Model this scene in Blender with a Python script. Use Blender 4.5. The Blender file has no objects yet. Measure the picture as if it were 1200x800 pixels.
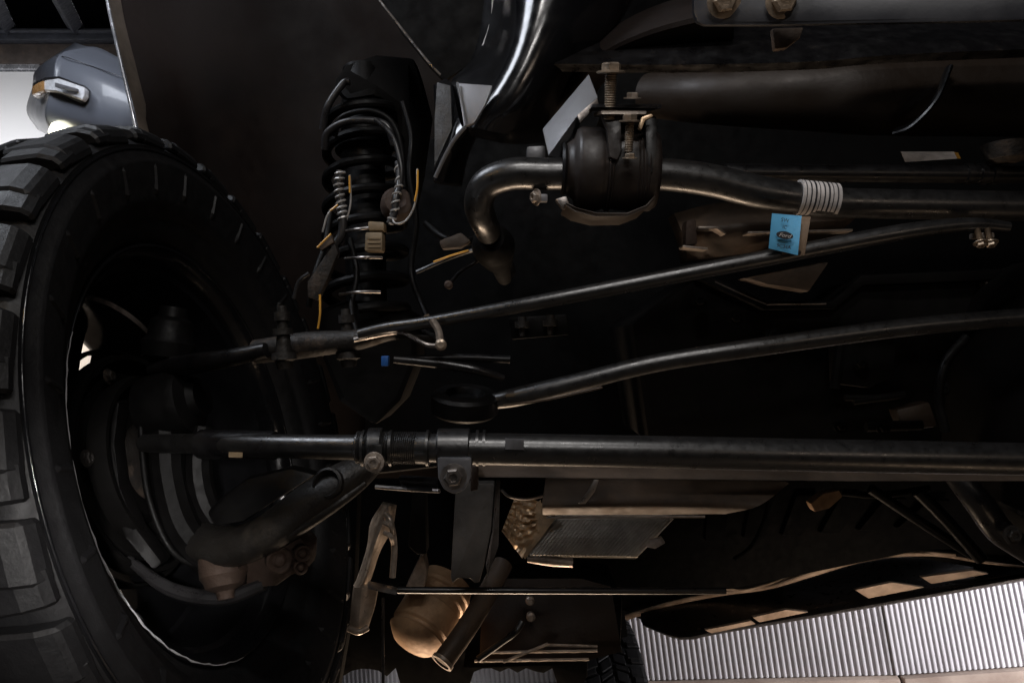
import bpy, bmesh, math, random
from mathutils import Vector, Matrix
random.seed(7)
C = bpy.context.scene.collection
S = bpy.context.scene
R = math.radians

# ------------------------------------------------------------------ camera
F, W0, H0 = 900.0, 1200.0, 800.0          # focal length in photo pixels, photo size
CAM_H, PITCH, ROLL = 1.5, R(10), R(6)
_p = Matrix(((1, 0, 0), (0, math.sin(PITCH), -math.cos(PITCH)), (0, math.cos(PITCH), math.sin(PITCH))))
_r = Matrix(((math.cos(ROLL), math.sin(ROLL), 0), (-math.sin(ROLL), math.cos(ROLL), 0), (0, 0, 1)))
W2C = _r @ _p
C2W = W2C.transposed()
EYE = Vector((0, 0, CAM_H))
RIGHT, DOWN, FWD = W2C[0].copy(), W2C[1].copy(), W2C[2].copy()
def D(x, y, z): return C2W @ Vector((x, y, z))
def P(px, py, d): return EYE + C2W @ Vector(((px - W0 / 2) / F * d, (py - H0 / 2) / F * d, d))
def G(px, py, z=0.0):
    v = C2W @ Vector(((px - W0 / 2) / F, (py - H0 / 2) / F, 1)); return EYE + v * ((z - CAM_H) / v.z)
cam = bpy.data.cameras.new('camera'); co = bpy.data.objects.new('camera', cam); C.objects.link(co)
cam.sensor_width = 36; cam.lens = 36 * F / W0; cam.clip_start = .02; cam.clip_end = 200
co.matrix_world = Matrix.Translation(EYE) @ Matrix((RIGHT, -DOWN, -FWD)).transposed().to_4x4()
S.camera = co

# ------------------------------------------------------------------ world, lamps, exposure
w = bpy.data.worlds.new('World'); S.world = w; w.use_nodes = True
w.node_tree.nodes['Background'].inputs[0].default_value = (.55, .6, .75, 1)
w.node_tree.nodes['Background'].inputs[1].default_value = .004
S.view_settings.view_transform = 'Standard'; S.view_settings.look = 'None'
S.view_settings.exposure = 0; S.view_settings.gamma = 1
def area(name, loc, target, energy, size, sy, col, spread=180):
    l = bpy.data.lights.new(name, 'AREA'); l.shape = 'RECTANGLE'; l.size = size; l.size_y = sy; l.energy = energy; l.color = col; l.spread = R(spread)
    o = bpy.data.objects.new(name, l); C.objects.link(o); o.location = loc
    o.rotation_euler = (Vector(target) - Vector(loc)).to_track_quat('-Z', 'Y').to_euler(); return o
COOL, WARM, NEU = (.86, .91, 1), (1, .66, .4), (1, .96, .93)
area('overhead_strip_lamp', EYE + D(.0, -1.15, .15), P(600, 420, 1.1), 5.5, .5, .06, NEU)
area('front_softbox_lamp', EYE + D(.12, -1.05, -.65), P(660, 420, 1.0), 4.4, .45, .05, NEU)
area('left_softbox_lamp', EYE + D(-1.7, .35, -.25), P(60, 640, 1.0), .3, .1, .4, COOL)
area('amber_glow_lamp', EYE + D(-.62, -.55, .3), P(400, 450, 1.0), .3, .06, .06, (1, .6, .22))
area('left_top_fill_lamp', EYE + D(-1.3, -1.5, .8), P(70, 180, 1.25), 17, .8, .5, (.86, .91, 1))  # added cool lamp brightening mirror and tyre top; no skylight there
area('right_warm_lamp', EYE + D(1.15, -.45, -.8), P(950, 300, 1.0), 1.0, .4, .08, (1, .8, .64))
area('low_warm_lamp', EYE + D(1.0, 1.0, .3), P(950, 260, 1.1), .4, .5, .08, (1, .7, .46))
area('low_left_fill_lamp', EYE + D(-.75, .75, -.25), P(60, 760, .9), .16, .06, .06, COOL)  # added unseen lamp to bring out the lower left tyre and rim
area('floor_bounce_lamp', P(590, 1150, 2.0), P(590, 640, 1.75), 5.6, 1.0, .4, (1, .74, .52), 52)
area('wheel_fill_lamp', EYE + D(.02, -.05, -.2), P(150, 640, .95), .22, .04, .04, NEU, 18)  # added unseen lamp for the rim lip and wheel interior
area('step_fill_lamp', EYE + D(1.0, 1.25, 1.5), P(960, 712, 2.85), 1.5, .8, .3, (1, .8, .62), 60)  # added unseen lamp to brighten the side step and rocker edges
area('wall_fill_lamp', Vector((4.6, 2.0, 1.4)), Vector((1.6, 5.5, .9)), 70, 1.0, 1.4, (.97, .96, 1), 75)  # added lamp to brighten the corrugated wall; no fixture there
area('white_wall_fill_lamp', Vector((-3.0, 2.6, 2.9)), Vector((-3.0, 5.2, 2.4)), 42, 1.2, 1.2, (.98, .98, 1), 110)  # added lamp to brighten the white wall; no doorway there
sp = bpy.data.lights.new('mirror_fill_spot', 'SPOT'); sp.energy = 520; sp.spot_size = R(9); sp.spot_blend = 1; sp.shadow_soft_size = .25; sp.color = (.88, .92, 1)  # added unseen spot grading the mirror brighter at right and top
so = bpy.data.objects.new('mirror_fill_spot', sp); C.objects.link(so); so.location = EYE + D(-.15, -1.4, -.3); so.rotation_euler = (P(150, 80, 1.88) - so.location).to_track_quat('-Z', 'Y').to_euler()

# ------------------------------------------------------------------ materials
def mat(name, base, rough=.45, metal=0., base2=None, scale=18, bump=.15, bscale=120, dust=0., dcol=(.16, .11, .075), rvar=.15, spec=.5, coat=0.):
    m = bpy.data.materials.new(name); m.use_nodes = True; n = m.node_tree.nodes; L = m.node_tree.links
    b = n['Principled BSDF']; tc = n.new('ShaderNodeTexCoord')
    def noise(s, det=4, ro=.6):
        t = n.new('ShaderNodeTexNoise'); t.inputs['Scale'].default_value = s; t.inputs['Detail'].default_value = det
        t.inputs['Roughness'].default_value = ro; L.new(tc.outputs['Object'], t.inputs['Vector']); return t
    n1 = noise(scale)
    mx = n.new('ShaderNodeMix'); mx.data_type = 'RGBA'
    b2 = base2 or tuple(c * .55 for c in base)
    mx.inputs[6].default_value = (*base, 1); mx.inputs[7].default_value = (*b2, 1)
    rp = n.new('ShaderNodeMapRange'); rp.inputs[1].default_value = .35; rp.inputs[2].default_value = .65
    L.new(n1.outputs[0], rp.inputs[0]); L.new(rp.outputs[0], mx.inputs[0]); col = mx.outputs[2]
    rr = n.new('ShaderNodeMapRange'); rr.inputs[1].default_value = .3; rr.inputs[2].default_value = .7
    rr.inputs[3].default_value = max(.02, rough - rvar); rr.inputs[4].default_value = min(1, rough + rvar)
    L.new(noise(scale * 2.3).outputs[0], rr.inputs[0]); rough_out = rr.outputs[0]
    if dust > 0:
        dn = noise(scale * .8, 8, .72); dr = n.new('ShaderNodeMapRange')
        dr.inputs[1].default_value = .62 - dust * .3; dr.inputs[2].default_value = .75 - dust * .1; dr.inputs[4].default_value = min(1, dust * 1.6)
        L.new(dn.outputs[0], dr.inputs[0])
        m2 = n.new('ShaderNodeMix'); m2.data_type = 'RGBA'; L.new(dr.outputs[0], m2.inputs[0]); L.new(col, m2.inputs[6]); m2.inputs[7].default_value = (*dcol, 1)
        col = m2.outputs[2]
        ra = n.new('ShaderNodeMix'); L.new(dr.outputs[0], ra.inputs[0]); L.new(rough_out, ra.inputs[2]); ra.inputs[3].default_value = .9; rough_out = ra.outputs[0]
    L.new(col, b.inputs['Base Color']); L.new(rough_out, b.inputs['Roughness'])
    b.inputs['Metallic'].default_value = metal; b.inputs['Specular IOR Level'].default_value = spec; b.inputs['Coat Weight'].default_value = coat
    if bump > 0:
        bp = n.new('ShaderNodeBump'); bp.inputs['Strength'].default_value = bump; bp.inputs['Distance'].default_value = .002
        L.new(noise(bscale, 5).outputs[0], bp.inputs['Height']); L.new(bp.outputs[0], b.inputs['Normal'])
    return m
def emit(name, col, s):
    m = bpy.data.materials.new(name); m.use_nodes = True; b = m.node_tree.nodes['Principled BSDF']
    b.inputs['Emission Color'].default_value = (*col, 1); b.inputs['Emission Strength'].default_value = s; return m
M = dict(
    black=mat('black_paint', (.006, .0055, .006), .36, 0, dust=.06, bump=.12),
    gloss=mat('gloss_black', (.006, .006, .007), .19, 0, bump=.04, rvar=.06, dust=.02, spec=.8),
    rod=mat('satin_black_rod', (.012, .0115, .0115), .33, 0, scale=45, bump=.07, bscale=260, dust=.06, dcol=(.035, .026, .02), rvar=.08, spec=.9),
    cast=mat('cast_iron', (.02, .017, .015), .6, .3, scale=25, bump=.6, bscale=200, dust=.35),
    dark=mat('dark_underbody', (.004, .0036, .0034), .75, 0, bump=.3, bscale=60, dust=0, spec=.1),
    liner=mat('liner_plastic', (.009, .005, .0038), .7, 0, scale=4, bump=.4, bscale=40, dust=.3, dcol=(.022, .013, .009), spec=.25),
    rubber=mat('tyre_rubber', (.0058, .0056, .0062), .55, 0, (.0048, .0047, .0052), scale=25, spec=.32, bump=.3, bscale=160, dust=.05, dcol=(.02, .019, .019), rvar=.1),
    wet=mat('wet_rim_black', (.008, .008, .009), .18, 0, bump=.3, bscale=45, rvar=.08),
    steel=mat('bare_steel', (.34, .31, .29), .38, .9, scale=30, bump=.25, dust=.2, dcol=(.14, .10, .07)),
    zinc=mat('zinc_bolt', (.42, .34, .26), .42, .8, scale=60, bump=.3, dust=.3, dcol=(.2, .12, .07)),
    alum=mat('cast_aluminium', (.42, .36, .31), .5, .7, scale=40, bump=.5, bscale=220, dust=.3, dcol=(.16, .115, .08)),
    grey=mat('grey_bracket', (.16, .16, .17), .42, .35, scale=30, bump=.15, dust=.1),
    tan=mat('heat_stained_steel', (.42, .27, .155), .6, .25, (.25, .145, .075), 9, .45, dust=.4, dcol=(.08, .05, .03)),
    foil=mat('heat_shield_foil', (.6, .43, .27), .4, .5, scale=30, bump=.5, bscale=70),
    brown=mat('dusty_brown_steel', (.085, .06, .043), .6, .2, scale=10, bump=.4, dust=.45, dcol=(.15, .10, .065)),
    rust=mat('rusty_iron', (.055, .034, .024), .75, .2, (.035, .02, .013), 40, .6),
    mesh=mat('grey_cooler', (.44, .41, .36), .55, .4, bump=.2, dust=.2),
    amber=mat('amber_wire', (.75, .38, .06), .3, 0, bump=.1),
    wire=mat('black_wire', (.02, .019, .02), .35, 0, bump=.1),
    braid=mat('braided_sleeve', (.42, .40, .38), .4, .3, bump=.2),
    conn=mat('tan_connector', (.30, .22, .13), .55, 0, bump=.2, dust=.2),
    white=mat('label_white', (.62, .58, .56), .6, 0, scale=40, bump=.2, dust=.12),
    ink=mat('label_ink', (.02, .02, .025), .6, 0, bump=0),
    blue=mat('blue_paper', (.09, .36, .62), .6, 0, (.11, .41, .68), 40, .25),
    clip=mat('blue_clip', (.02, .14, .5), .45, 0, bump=.1),
    kraft=mat('kraft_paper', (.24, .16, .10), .75, 0, bump=.2),
    shell=mat('mirror_shell', (.105, .112, .132), .36, 0, (.095, .103, .124), scale=3, bump=.05, rvar=.06, coat=.3),
    chrome=mat('silver_trim', (.7, .7, .72), .18, .9, bump=.05),
    orange=mat('orange_lens', (.55, .3, .12), .25, 0, bump=.1),
    body=mat('silver_body_edge', (.55, .56, .6), .25, .6, bump=.05),
    skin=mat('fender_inner', (.20, .165, .135), .55, 0, bump=.2, dust=.2),
    corr=mat('white_corrugated_sheet', (.56, .54, .56), .55, .1, (.48, .46, .48), 3, .15, dust=.12, dcol=(.3, .26, .23)),
    sill=mat('pale_timber', (.5, .4, .33), .75, 0, (.36, .27, .22), 6, .4, dust=.15),
    wall=mat('white_wall', (.78, .78, .79), .8, 0, (.74, .74, .75), scale=2, bump=.1, spec=.2),
    beige=mat('warm_light_beige', (.5, .42, .34), .7, 0, scale=3, bump=.15),
    roof=mat('roof_dark', (.012, .012, .017), .8, 0, bump=.2, spec=.1),
    lensglass=mat('clear_lens', (.82, .83, .86), .22, 0, bump=.05, coat=.5),
    timber=mat('dark_timber', (.075, .058, .05), .7, 0, scale=12, bump=.6, dust=.3),
    beam=mat('beam_paint', (.06, .066, .085), .5, .2, bump=.15),
    floor=mat('concrete', (.34, .27, .21), .8, 0, (.25, .2, .155), 3, .4),
    lens=emit('puddle_lens', (1, .96, .72), 9),
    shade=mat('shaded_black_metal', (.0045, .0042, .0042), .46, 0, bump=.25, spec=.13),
    bush=mat('bushing_brown', (.022, .016, .0135), .46, 0, bump=.2, dust=.1, dcol=(.05, .035, .025)),
    yoke=mat('sandy_cast_arm', (.022, .0195, .017), .5, .3, (.012, .0105, .0095), 18, .6, 160, dust=.3, dcol=(.07, .055, .04)),
    brkt=mat('bracket_alloy', (.42, .35, .29), .4, .45, scale=30, bump=.4, bscale=90, dust=.2, dcol=(.12, .085, .06)),
    mount=mat('grey_mount_plate', (.085, .077, .07), .5, .2, scale=14, bump=.25, dust=.25, dcol=(.12, .095, .075)),
    glint=mat('painted_rim_glint', (.55, .55, .57), .35, 0, bump=.4, bscale=200),
    panel=mat('satin_panel', (.02, .0205, .025), .34, .1, (.024, .025, .03), 3, .08, spec=.8),
    plain=mat('plain_steel', (.19, .19, .20), .45, .5, (.20, .20, .21), 6, .08, rvar=.06),
    cani=mat('canister_brown', (.026, .0175, .012), .5, .2, (.028, .019, .013), 6, .25, dust=.15, dcol=(.07, .045, .028)),
    edge=mat('lit_edge_tan', (.58, .44, .34), .6, .1, (.3, .21, .15), 12, .3),  # pale tan stands for light caught on step slots and rocker edges
)

# ------------------------------------------------------------------ object helpers
def obj(name, bm, m, parent=None, label=None, sharp=32, bevel=0):
    if isinstance(bm, bmesh.types.BMesh):
        bmesh.ops.recalc_face_normals(bm, faces=bm.faces)
        if bevel: bmesh.ops.bevel(bm, geom=[e for e in bm.edges if len(e.link_faces) == 2 and e.calc_face_angle(0) > R(35)], offset=bevel, segments=2, profile=.6, affect='EDGES', clamp_overlap=True)
        me = bpy.data.meshes.new(name); bm.to_mesh(me); bm.free()
        me.shade_smooth(); me.set_sharp_from_angle(angle=R(sharp))
    else: me = bm
    o = bpy.data.objects.new(name, me); C.objects.link(o)
    if m is not None and not me.materials: me.materials.append(M[m] if isinstance(m, str) else m)
    if parent:
        o.parent = parent
        if parent.type == 'EMPTY': o.matrix_parent_inverse = Matrix.Translation(-parent.location)
    if label: o['label'] = label
    return o
def thing(name, label, cat, loc, group=None):
    o = bpy.data.objects.new(name, None); C.objects.link(o); o.location = loc; o.empty_display_size = .1
    return tag(o, label, cat, group)
def tag(o, label, cat, group=None):
    o['label'] = label; o['category'] = cat
    if group: o['group'] = group
    return o
def struct(o): o['kind'] = 'structure'; return o
B = bmesh.new
def grid_faces(bm, rows, close_u=False, close_v=False):
    nu, nv = len(rows), len(rows[0])
    for i in range(nu if close_u else nu - 1):
        for j in range(nv if close_v else nv - 1):
            a, b, c, d = rows[i][j], rows[i][(j + 1) % nv], rows[(i + 1) % nu][(j + 1) % nv], rows[(i + 1) % nu][j]
            try: bm.faces.new((a, b, c, d))
            except ValueError: pass
def frame(ax):
    ax = ax.normalized(); h = Vector((0, 0, 1)) if abs(ax.z) < .9 else Vector((1, 0, 0))
    u = h.cross(ax).normalized(); return u, ax.cross(u)
def lathe(bm, p0, ax, prof, n=28, close=False, a0=0, a1=2 * math.pi):
    ax = ax.normalized(); u, v = frame(ax); full = abs(a1 - a0 - 2 * math.pi) < 1e-4
    k = n if full else n + 1
    rows = []
    for s, r in prof:
        rows.append([bm.verts.new(p0 + ax * s + (u * math.cos(a0 + (a1 - a0) * i / n) + v * math.sin(a0 + (a1 - a0) * i / n)) * max(r, 1e-4)) for i in range(k)])
    grid_faces(bm, rows, close, full)
    if not close and full:
        for e in (rows[0], rows[-1]):
            try: bm.faces.new(e)
            except ValueError: pass
    return bm
def catmull(pts, per):
    if len(pts) < 3: per = max(per, 1)
    out = []; q = [pts[0] * 2 - pts[1]] + pts + [pts[-1] * 2 - pts[-2]]
    for i in range(1, len(q) - 2):
        a, b, c, d = q[i - 1:i + 3]
        for k in range(per):
            t = k / per
            out.append(.5 * ((2 * b) + (c - a) * t + (2 * a - 5 * b + 4 * c - d) * t * t + (3 * b - a - 3 * c + d) * t ** 3))
    return out + [pts[-1]]
def tube(bm, pts, rad, n=16, per=8, flat=1.0):
    if per > 1: 
        rv = rad if isinstance(rad, (list, tuple)) else [rad] * len(pts)
        rr = catmull([Vector((r, 0, 0)) for r in rv], per); pts = catmull(pts, per); rad = [r.x for r in rr]
    elif not isinstance(rad, (list, tuple)): rad = [rad] * len(pts)
    t = (pts[1] - pts[0]).normalized(); u, v = frame(t); rows = []
    for i, p in enumerate(pts):
        t2 = (pts[min(i + 1, len(pts) - 1)] - pts[max(i - 1, 0)]).normalized()
        u = (u - t2 * u.dot(t2)).normalized(); v = t2.cross(u)
        rows.append([bm.verts.new(p + (u * math.cos(a) + v * flat * math.sin(a)) * rad[i]) for a in (2 * math.pi * k / n for k in range(n))])
    grid_faces(bm, rows, False, True)
    bm.faces.new(rows[0]); bm.faces.new(rows[-1]); return bm
def tp(pts): return [P(*p) for p in pts]
def pipe(name, pts, r, m, parent, per=8, n=18, label=None):
    return obj(name, tube(B(), tp(pts), r, n, per), m, parent, label, 40)
def slab(bm, pts, thick, vec=None):
    v = (vec if vec is not None else FWD).normalized() * thick
    f = [bm.verts.new(P(*p)) for p in pts]; b = [bm.verts.new(x.co + v) for x in f]
    bm.faces.new(f); bm.faces.new(b[::-1])
    for i in range(len(f)): bm.faces.new((f[i], f[(i + 1) % len(f)], b[(i + 1) % len(f)], b[i]))
    return bm
def plate(name, pts, thick, m, parent, bevel=.003, vec=None, label=None):
    return obj(name, slab(B(), pts, thick, vec), m, parent, label, 32, bevel)
def sheet(name, rows, thick, m, parent, label=None, per=5, vec=None):
    rr = [catmull([P(*p) for p in r], per) for r in rows]
    cols = [catmull([r[j] for r in rr], per) for j in range(len(rr[0]))]
    bm = B(); v = (vec if vec is not None else FWD).normalized() * thick
    ft = [[bm.verts.new(p) for p in c] for c in cols]; bk = [[bm.verts.new(p.co + v) for p in c] for c in ft]
    grid_faces(bm, ft); grid_faces(bm, bk)
    ring = lambda g: g[0] + [c[-1] for c in g[1:-1]] + g[-1][::-1] + [c[0] for c in g[-2:0:-1]]
    a, b = ring(ft), ring(bk)
    for i in range(len(a)): bm.faces.new((a[i], a[(i + 1) % len(a)], b[(i + 1) % len(b)], b[i]))
    return obj(name, bm, m, parent, label, 40)
def box(bm, mtx, sx, sy, sz):
    vs = [bm.verts.new(mtx @ Vector((x * sx / 2, y * sy / 2, z * sz / 2))) for x in (-1, 1) for y in (-1, 1) for z in (-1, 1)]
    for f in ((0, 1, 3, 2), (4, 6, 7, 5), (0, 4, 5, 1), (2, 3, 7, 6), (0, 2, 6, 4), (1, 5, 7, 3)): bm.faces.new([vs[i] for i in f])
    return bm
def basis(x, y, z, o): 
    m = Matrix((x, y, z)).transposed().to_4x4(); m.translation = o; return m
TOCAM = -FWD
def bolt(p, ax, r, parent, m='zinc', shank=0, name='bolt', washer=True, label=None):
    """hex head with washer, a socket recess and an optional threaded shank behind it"""
    ax = ax.normalized(); bm = B()
    if washer: lathe(bm, p, ax, [(0, .3 * r), (0, 1.45 * r), (.18 * r, 1.45 * r), (.22 * r, 1.3 * r), (.22 * r, .3 * r)], 24)
    lathe(bm, p, ax, [(.2 * r, r), (.85 * r, r), (1.0 * r, .82 * r), (1.0 * r, .5 * r), (.75 * r, .42 * r), (.75 * r, .01 * r)], 6)
    if shank:
        prof = []; k = max(6, int(shank / (.22 * r)))
        for i in range(k + 1): prof += [(-shank * i / k, .62 * r), (-shank * (i + .5) / k, .5 * r)]
        lathe(bm, p, ax, prof, 16)
    return obj(name, bm, m, parent, label, 30)

# ------------------------------------------------------------------ the setting: floor, ceiling
fl = B(); [fl.verts.new(v) for v in ((-9, -5, 0), (9, -5, 0), (9, 9, 0), (-9, 9, 0))]; fl.faces.new(fl.verts); struct(obj('floor', fl, 'floor'))
ce = box(B(), Matrix.Translation((-3.5, 2.0, 5.3)), 8, 9, .1); struct(obj('ceiling', ce, 'roof'))

# back wall of corrugated sheet on a pale timber sill
wl = thing('corrugated_wall', 'white corrugated metal wall on a pale sill behind the truck', 'wall', Vector((1.5, 5.3, 0)))
b0, b1, b2 = G(330, 806, .2), G(1052, 790, .2), G(1700, 745, .2)
def corrugate(a, b, h, pitch, amp):
    bm = B(); L = (b - a).length; t = (b - a) / L; nrm = Vector((t.y, -t.x, 0)).normalized(); n = int(L / pitch * 9); rows = []
    for i in range(n + 1):
        s = i / n * L; o = a + t * s + nrm * amp * max(-1.2, min(.7, .15 + 1.3 * math.sin(2 * math.pi * s / pitch)))
        rows.append([bm.verts.new(o), bm.verts.new(o + Vector((0, 0, h)))])
    grid_faces(bm, rows); ex = bmesh.ops.extrude_face_region(bm, geom=bm.faces[:])
    bmesh.ops.translate(bm, verts=[v for v in ex['geom'] if isinstance(v, bmesh.types.BMVert)], vec=-nrm * .004); return bm
obj('corrugated_sheet', corrugate(b0, b1, 2.2, .0335, .0055), 'corr', wl, sharp=65)
obj('corrugated_sheet', corrugate(b1 + Vector((-.014, -.004, 0)), b2, 2.2, .0295, .005), 'corr', wl, sharp=65)
def strip(a, b, h, t, z0):
    d = (b - a).normalized(); n = Vector((-d.y, d.x, 0)); m = (a + b) / 2
    return box(B(), basis(d, n, Vector((0, 0, 1)), Vector((m.x, m.y, z0 + h / 2))), (b - a).length, t, h)
for a, b in ((b0, b0.lerp(b1, .36)), (b0.lerp(b1, .363), b1), (b1 + (b2 - b1) * .004, b2)):
    n = Vector(((b - a).y, -(b - a).x, 0)).normalized() * .03
    obj('sill', strip(a + n, b + n, .196, .09, 0), 'sill', wl, bevel=.008)

# left: bright wall, warm light painted as beige dado, seen above and through the wheel
lw = thing('white_wall', 'bright white wall with warm light painted beige on its lower half behind the mirror', 'wall', Vector((-3.3, 5.0, 0)))
LD = 4.6
def lbox(name, x0, x1, y0, y1, d, t, m, par, bevel=.004): return plate(name, [(x0, y0, d), (x1, y0, d), (x1, y1, d), (x0, y1, d)], t, m, par, bevel)
lbox('wall_panel', -420, 190, 84, 330, LD, .06, 'wall', lw)
lbox('warm_lit_panel', -420, 330, 331, 900, LD, .06, 'beige', lw)
lbox('head_rail', -420, 46, 73, 81, LD - .03, .06, 'body', lw)
tm = thing('timber_lintel', 'rough dark timber lintel above the white wall', 'beam', P(0, 60, LD))
lbox('lintel_board', -420, 200, 47, 74, LD - .05, .12, 'timber', tm, .006)
stl = thing('steel_rail', 'blue grey steel rail running under the roof along the lintel', 'beam', P(0, 42, LD))
lbox('rail_web', -420, 200, 36, 46.5, LD - .12, .1, 'beam', stl, .004)
lbox('rail_flange', -420, 200, 33.5, 36, LD - .17, .2, 'beam', stl, .003)
for (x0, x1, lab) in ((-6, 8, 'grey roof joist at the far left picture edge'), (70, 88, 'grey roof joist above the door mirror')):
    t = thing('roof_joist', lab, 'joist', P(x0, 20, 3.4), 'roof joists above the white wall')
    obj('joist_web', tube(B(), tp([(x0 - 46, -90, 3.0), (x1 + 1, 34, LD - .1)]), .045, 4, 1), 'beam', t)
    obj('joist_flange', tube(B(), tp([(x0 - 36, -92, 3.0), (x1 + 8, 33, LD - .1)]), .016, 4, 1), 'body', t)

# ------------------------------------------------------------------ the truck
truck = thing('pickup_truck', 'raised black pickup truck seen from below its front axle, blue paper tag on a bar', 'truck', Vector((0.6, 1.6, 0)))
T = truck

# --- front wheel: tyre with every tread block, rim, brake
N = D(.968, -.238, -.075).normalized()
SH = EYE + D(-.401, .141, 1.104)              # centre of the inner shoulder circle
e1 = (DOWN - N * DOWN.dot(N)).normalized(); e2 = N.cross(e1)
def wheel_frame(c, n):
    a = (DOWN - n * DOWN.dot(n)).normalized(); return basis(a, n.cross(a), n, c)   # x,y radial, z axial towards the truck centre
WF = wheel_frame(SH - N * .15, N)
def ring(prof, n=96, close=True):
    return lathe(B(), Vector((0, 0, 0)), Vector((0, 0, 1)), prof, n, close)
half = [(.080, .290), (.094, .295), (.106, .299), (.112, .304), (.121, .309), (.130, .324), (.134, .331), (.1385, .332), (.148, .348), (.1505, .351), (.1515, .356), (.159, .372), (.165, .396), (.1655, .3985), (.1635, .402), (.160, .41), (.1575, .4195), (.159, .422), (.156, .425), (.150, .431), (.128, .437), (.06, .4415)]
TYRE = half + [(0, .4425)] + [(-a, r) for a, r in half[::-1]]
tyre_me = None; block_me = {}
def lug(profile, w0, w1, skew):
    """block: outline in the (axial, radial) plane, carried across the tread pitch"""
    bm = B(); a = [bm.verts.new((-w0 + skew * z, z, r)) for z, r in profile]; b = [bm.verts.new((w1 + skew * z, z, r)) for z, r in profile]
    bm.faces.new(a); bm.faces.new(b[::-1])
    for i in range(len(a)): bm.faces.new((a[i], a[(i + 1) % len(a)], b[(i + 1) % len(a)], b[i]))
    bmesh.ops.recalc_face_normals(bm, faces=bm.faces)
    bmesh.ops.bevel(bm, geom=[e for e in bm.edges if e.calc_face_angle(0) > R(40)], offset=.0035, segments=1, affect='EDGES')
    me = bpy.data.meshes.new('tread_block'); bm.to_mesh(me); bm.free(); me.materials.append(M['rubber']); return me
sh_prof = lambda s, ax, lo: [(s * ax, .436), (s * ax, .4555), (s * .112, .4545), (s * .140, .4515), (s * .156, .444), (s * .1615, lo + .010), (s * .161, lo), (s * .152, lo + .002), (s * .14, .426)]
for s in (1, -1):
    block_me['long', s] = lug(sh_prof(s, .082, .421), .030, .028, .22 * s)
    block_me['short', s] = lug(sh_prof(s, .094, .426), .018, .019, .1 * s)
    block_me['mid', s] = lug([(s * .008, .438), (s * .008, .4565), (s * .052, .4565), (s * .066, .4555), (s * .066, .436)], .027, .029, .5 * s)
    block_me['tie', s] = lug([(s * .012, .438), (s * .012, .4555), (s * .076, .4555), (s * .076, .436)], .013, .015, .5 * s)
    block_me['biter', s] = lug([(s * .148, .350), (s * .159, .358), (s * .1672, .390), (s * .158, .400)], .006, .004, .3)
def make_tyre(frame_m, parent, seed, pitches=28, biters=True, label=None):
    rng = random.Random(seed)
    global tyre_me
    if tyre_me is None:
        t = obj('tyre', ring(TYRE, 128), 'rubber', parent, label, 50); tyre_me = t.data
    else: t = obj('tyre', tyre_me, None, parent, label)
    t.parent = parent; t.matrix_parent_inverse = Matrix.Translation(-parent.location); t.matrix_basis = frame_m
    st = 2 * math.pi / pitches; off = rng.random()
    for k in range(pitches):
        for s in (1, -1):
            for kind, da in (('long', 0), ('short', .5), ('mid', .22), ('tie', .72)) + ((('biter', .1),) if biters and s > 0 else ()):
                a = (k + da + off + (.25 if s < 0 else 0) + rng.uniform(-.03, .03)) * st
                rad, tan = Vector((math.cos(a), math.sin(a), 0)), Vector((-math.sin(a), math.cos(a), 0))
                b = obj('sidewall_lug' if kind == 'biter' else 'tread_block', block_me[kind, s], None, t); b.matrix_basis = basis(tan, Vector((0, 0, 1)), rad, Vector((0, 0, 0)))
    return t
make_tyre(WF, T, 1, label='big front mud tyre with chunky tread blocks')
sl = obj('shoulder_bead', lathe(B(), Vector(), Vector((0, 0, 1)), [(.159 + .0018 * math.cos(R(45 * i)), .4165 + .0018 * math.sin(R(45 * i))) for i in range(8)], 160, True), 'wet', T, sharp=80); sl.matrix_basis = WF
rl = obj('rim_lip', lathe(B(), Vector(), Vector((0, 0, 1)), [(.1295 + .0032 * math.cos(R(36 * i)), .2955 + .0032 * math.sin(R(36 * i))) for i in range(10)], 160, True), 'wet', T, sharp=80); rl.matrix_basis = WF
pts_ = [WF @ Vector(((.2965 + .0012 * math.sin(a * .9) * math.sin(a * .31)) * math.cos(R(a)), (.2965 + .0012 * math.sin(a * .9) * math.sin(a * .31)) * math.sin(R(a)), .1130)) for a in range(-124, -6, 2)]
obj('rim_glint', tube(B(), pts_, [.0004 + .0011 * math.sin(math.pi * i / (len(pts_) - 1)) ** .6 * (.65 + .35 * math.sin(i * 1.7)) for i in range(len(pts_))], 6, 1), 'glint', T, 'thin bright highlight painted along the wheel rim')  # painted highlight: pale tube along the lit arc of the lip
rim = obj('wheel_rim', ring([(.106, .288), (.118, .293), (.126, .299), (.130, .2985), (.131, .294), (.124, .284), (.110, .278), (.100, .276), (.096, .268), (.06, .264), (.0, .258), (-.004, .252), (-.02, .252), (-.10, .258), (-.128, .276), (-.14, .290), (-.136, .293), (-.11, .272), (-.04, .264), (.06, .272)], 128), 'wet', T, 'wet black wheel rim')
rim.matrix_basis = WF
for k in range(6):                                           # spokes with see-through windows between them
    a = R(53 + 60 * k); rad, tan = Vector((math.cos(a), math.sin(a), 0)), Vector((-math.sin(a), math.cos(a), 0))
    bm = B(); vs = []
    for r, hw, z0, z1 in ((.05, .045, -.06, -.12), (.15, .055, -.085, -.125), (.205, .085, -.09, -.125), (.262, .118, -.092, -.128)):
        vs.append([bm.verts.new(rad * r + tan * s * hw + Vector((0, 0, z))) for s, z in ((-1, z0), (1, z0), (1, z1), (-1, z1))])
    grid_faces(bm, vs, False, True); bm.faces.new(vs[0]); bm.faces.new(vs[-1]); obj('spoke', bm, 'wet', rim, bevel=.006)
hubm = ring([(-.11, .001), (-.11, .09), (-.05, .10), (-.04, .07), (.03, .06), (.05, .001)], 48, False); obj('hub', hubm, 'cast', rim)
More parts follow.
